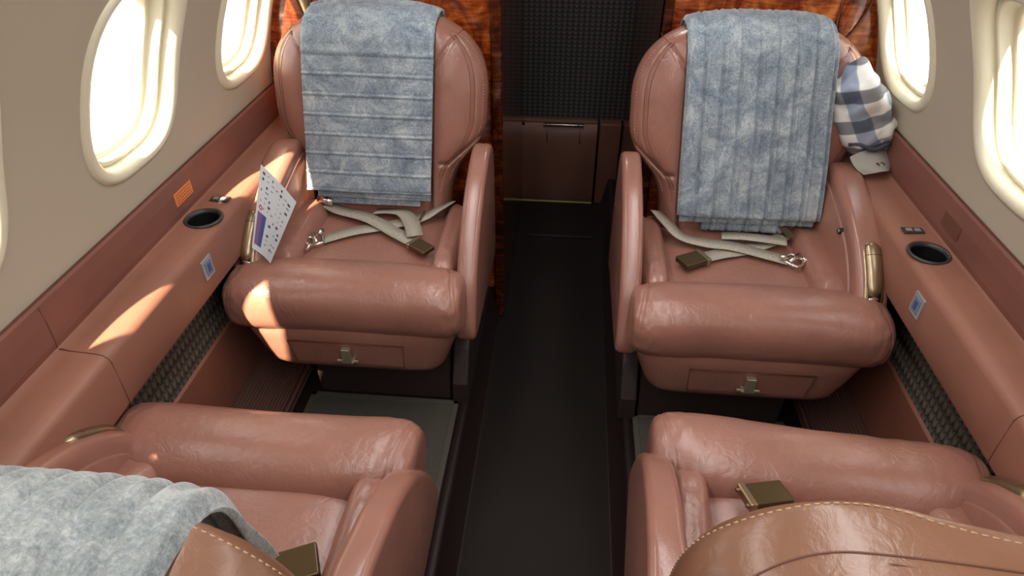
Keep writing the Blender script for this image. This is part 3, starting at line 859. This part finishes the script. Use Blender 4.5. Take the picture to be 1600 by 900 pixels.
# ---------------------------------------------------------------- plaid cap on the ledge
t = thing('plaid_cap', 'rumpled blue and white plaid cap with white brim behind the far right seat', 'cap', (.764, 1.578, .60))
def fcap(p, X, t_, R):
    q = p*1.0
    w = noise.noise(Vector((p.x*15, p.y*15, p.z*15)))*.022+noise.noise(Vector((p.x*36, p.y*36, p.z*30+4)))*.011
    q *= 1+w/.08
    q.z += .0
    return q
bm = superell(0, 0, 0, .128, .062, .062, .72, .85, 70, 60, fcap)
bm.transform(Matrix.Translation((-.022, .03, .125)) @ Matrix.Rotation(math.radians(54), 4, 'Y') @ Matrix.Rotation(.3, 4, 'X'))
crown = obj('crown', bm, 'plaid', t)
rings = []
for i in range(17):
    v = i/16; row = []
    for j in range(25):
        u = -1+2*j/24
        x = u*.056*(1-.35*v**3); y = -.015-.062*v*math.sqrt(max(0, 1-.55*u*u)); z = .040-.018*v-.014*u*u+.012*(1-v)
        row.append((x, y, z))
    rings.append(row)
bm, _ = grid(rings); bmesh.ops.solidify(bm, geom=bm.faces[:], thickness=.004)
bm.transform(Matrix.Rotation(.35, 4, 'Z')); brim = obj('brim', bm, 'cap_white', t)
# marks "F3" on the brim
def glyph(bm, segs, ox, s):
    for (a, b_) in segs: 
        p = Vector((ox+a[0]*s, -.066+a[1]*s*1.1, .0335)); q = Vector((ox+b_[0]*s, -.066+b_[1]*s*1.1, .0335)); tube(bm, [p, q], .0012, 6)
bm = bmesh.new()
glyph(bm, [((0, 0), (0, 1)), ((0, 1), (.55, 1)), ((0, .55), (.4, .55))], -.008, .011)
glyph(bm, [((0, 1), (.5, 1)), ((.5, 1), (.2, .6)), ((.2, .6), (.5, .35)), ((.5, .35), (.3, 0)), ((.3, 0), (0, .05))], .004, .011)
bm.transform(Matrix.Rotation(.35, 4, 'Z')); obj('lettering', bm, 'brown_label', brim)
bm = tube(bmesh.new(), [(-.05+.012*k, -.012-.014*math.sin(PI*k/8), .062+.006*math.sin(k)) for k in range(9)], .006, 8)
obj('sweatband', bm, 'ink', t)
# ---------------------------------------------------------------- added ceiling lamps, out of view, brightening the interior
for k, sg in enumerate((-1, 1)):
    t = thing('ceiling_fill', 'added unseen long wash light along the %s edge of the ceiling' % ('left', 'right')[k], 'light', (sg*.30, .4, 1.36))
    obj('housing', bbox(-.03, .03, -1.3, 1.3, .0, .03, .005), 'frame', t, False)
    ld = bpy.data.lights.new('tube', 'AREA'); ld.shape = 'RECTANGLE'; ld.size = .055; ld.size_y = 2.5; ld.energy = 8.5; ld.color = (1, .97, .95)
    lo = bpy.data.objects.new('fill_tube', ld); C.objects.link(lo); lo.parent = t; lo.location = (0, 0, -.002)
t = thing('ceiling_fill', 'added unseen round downlight in the vestibule beyond the bulkheads', 'light', (.03, 2.25, 1.425))  # unseen lamp added so the dark woven end wall gets some light
obj('housing', lathe([(.0001, .02), (.05, .02), (.055, .0), (.045, -.004), (.042, .004)]), 'frame', t)
ld = bpy.data.lights.new('fill', 'AREA'); ld.shape = 'DISK'; ld.size = .08; ld.energy = 1.6; ld.color = (1, .95, .9)
lo = bpy.data.objects.new('fill_disc', ld); C.objects.link(lo); lo.parent = t; lo.location = (0, 0, -.006)
GROUPS = {'leather_seat': 'leather club seats', 'blanket': 'fleece blankets on the seatbacks', 'cup_holder': 'cup holders in the side ledges', 'switch_plate': 'switch plates on the side ledges',
          'phone_socket': 'sockets below the side ledges', 'placard': 'placards on the side bands', 'floor_mat': 'floor mats', 'oval_moulding': 'oval mouldings on the bulkheads', 'ceiling_fill': 'added ceiling lights'}
for o in C.objects:
    if o.parent is None and o.name.split('.')[0] in GROUPS: o['group'] = GROUPS[o.name.split('.')[0]]
# ---------------------------------------------------------------- sun, sky, camera
sun = bpy.data.lights.new('sun', 'SUN'); sun.energy = 30; sun.angle = .02; sun.color = (1, .80, .55)
so = bpy.data.objects.new('sun', sun); C.objects.link(so)
d = Vector((1, 4.5, -5.7)); so.rotation_euler = d.to_track_quat('-Z', 'Y').to_euler(); so.location = -d*3
w = bpy.data.worlds.new('sky'); bpy.context.scene.world = w; w.use_nodes = True
nt = w.node_tree; bg = nt.nodes['Background']; bg.inputs['Strength'].default_value = 2.6
tc = nt.nodes.new('ShaderNodeTexCoord'); sp = nt.nodes.new('ShaderNodeSeparateXYZ'); nt.links.new(tc.outputs['Generated'], sp.inputs[0])
mr = nt.nodes.new('ShaderNodeMapRange'); mr.inputs[1].default_value = -.4; mr.inputs[2].default_value = .5; nt.links.new(sp.outputs['Z'], mr.inputs[0])
nt.links.new(ramp(nt, mr.outputs[0], [(.35, (.72, .74, .76)), (.5, (.95, .98, 1.0))]), bg.inputs['Color'])
cam = bpy.data.cameras.new('camera'); co = bpy.data.objects.new('camera', cam); C.objects.link(co)
F = 1020.; cam.sensor_width = 36; cam.lens = F*36/1600; cam.clip_start = .01
pitch = math.atan(771/F); yaw = math.atan(114/math.hypot(F, 771))
co.location = (.02, 0, 1.35); co.rotation_euler = (PI/2-pitch, 0, yaw)
sc = bpy.context.scene; sc.camera = co
sc.view_settings.view_transform = 'Standard'; sc.view_settings.look = 'None'; sc.view_settings.gamma = 1; sc.view_settings.exposure = 0
sc.view_settings.use_curve_mapping = False
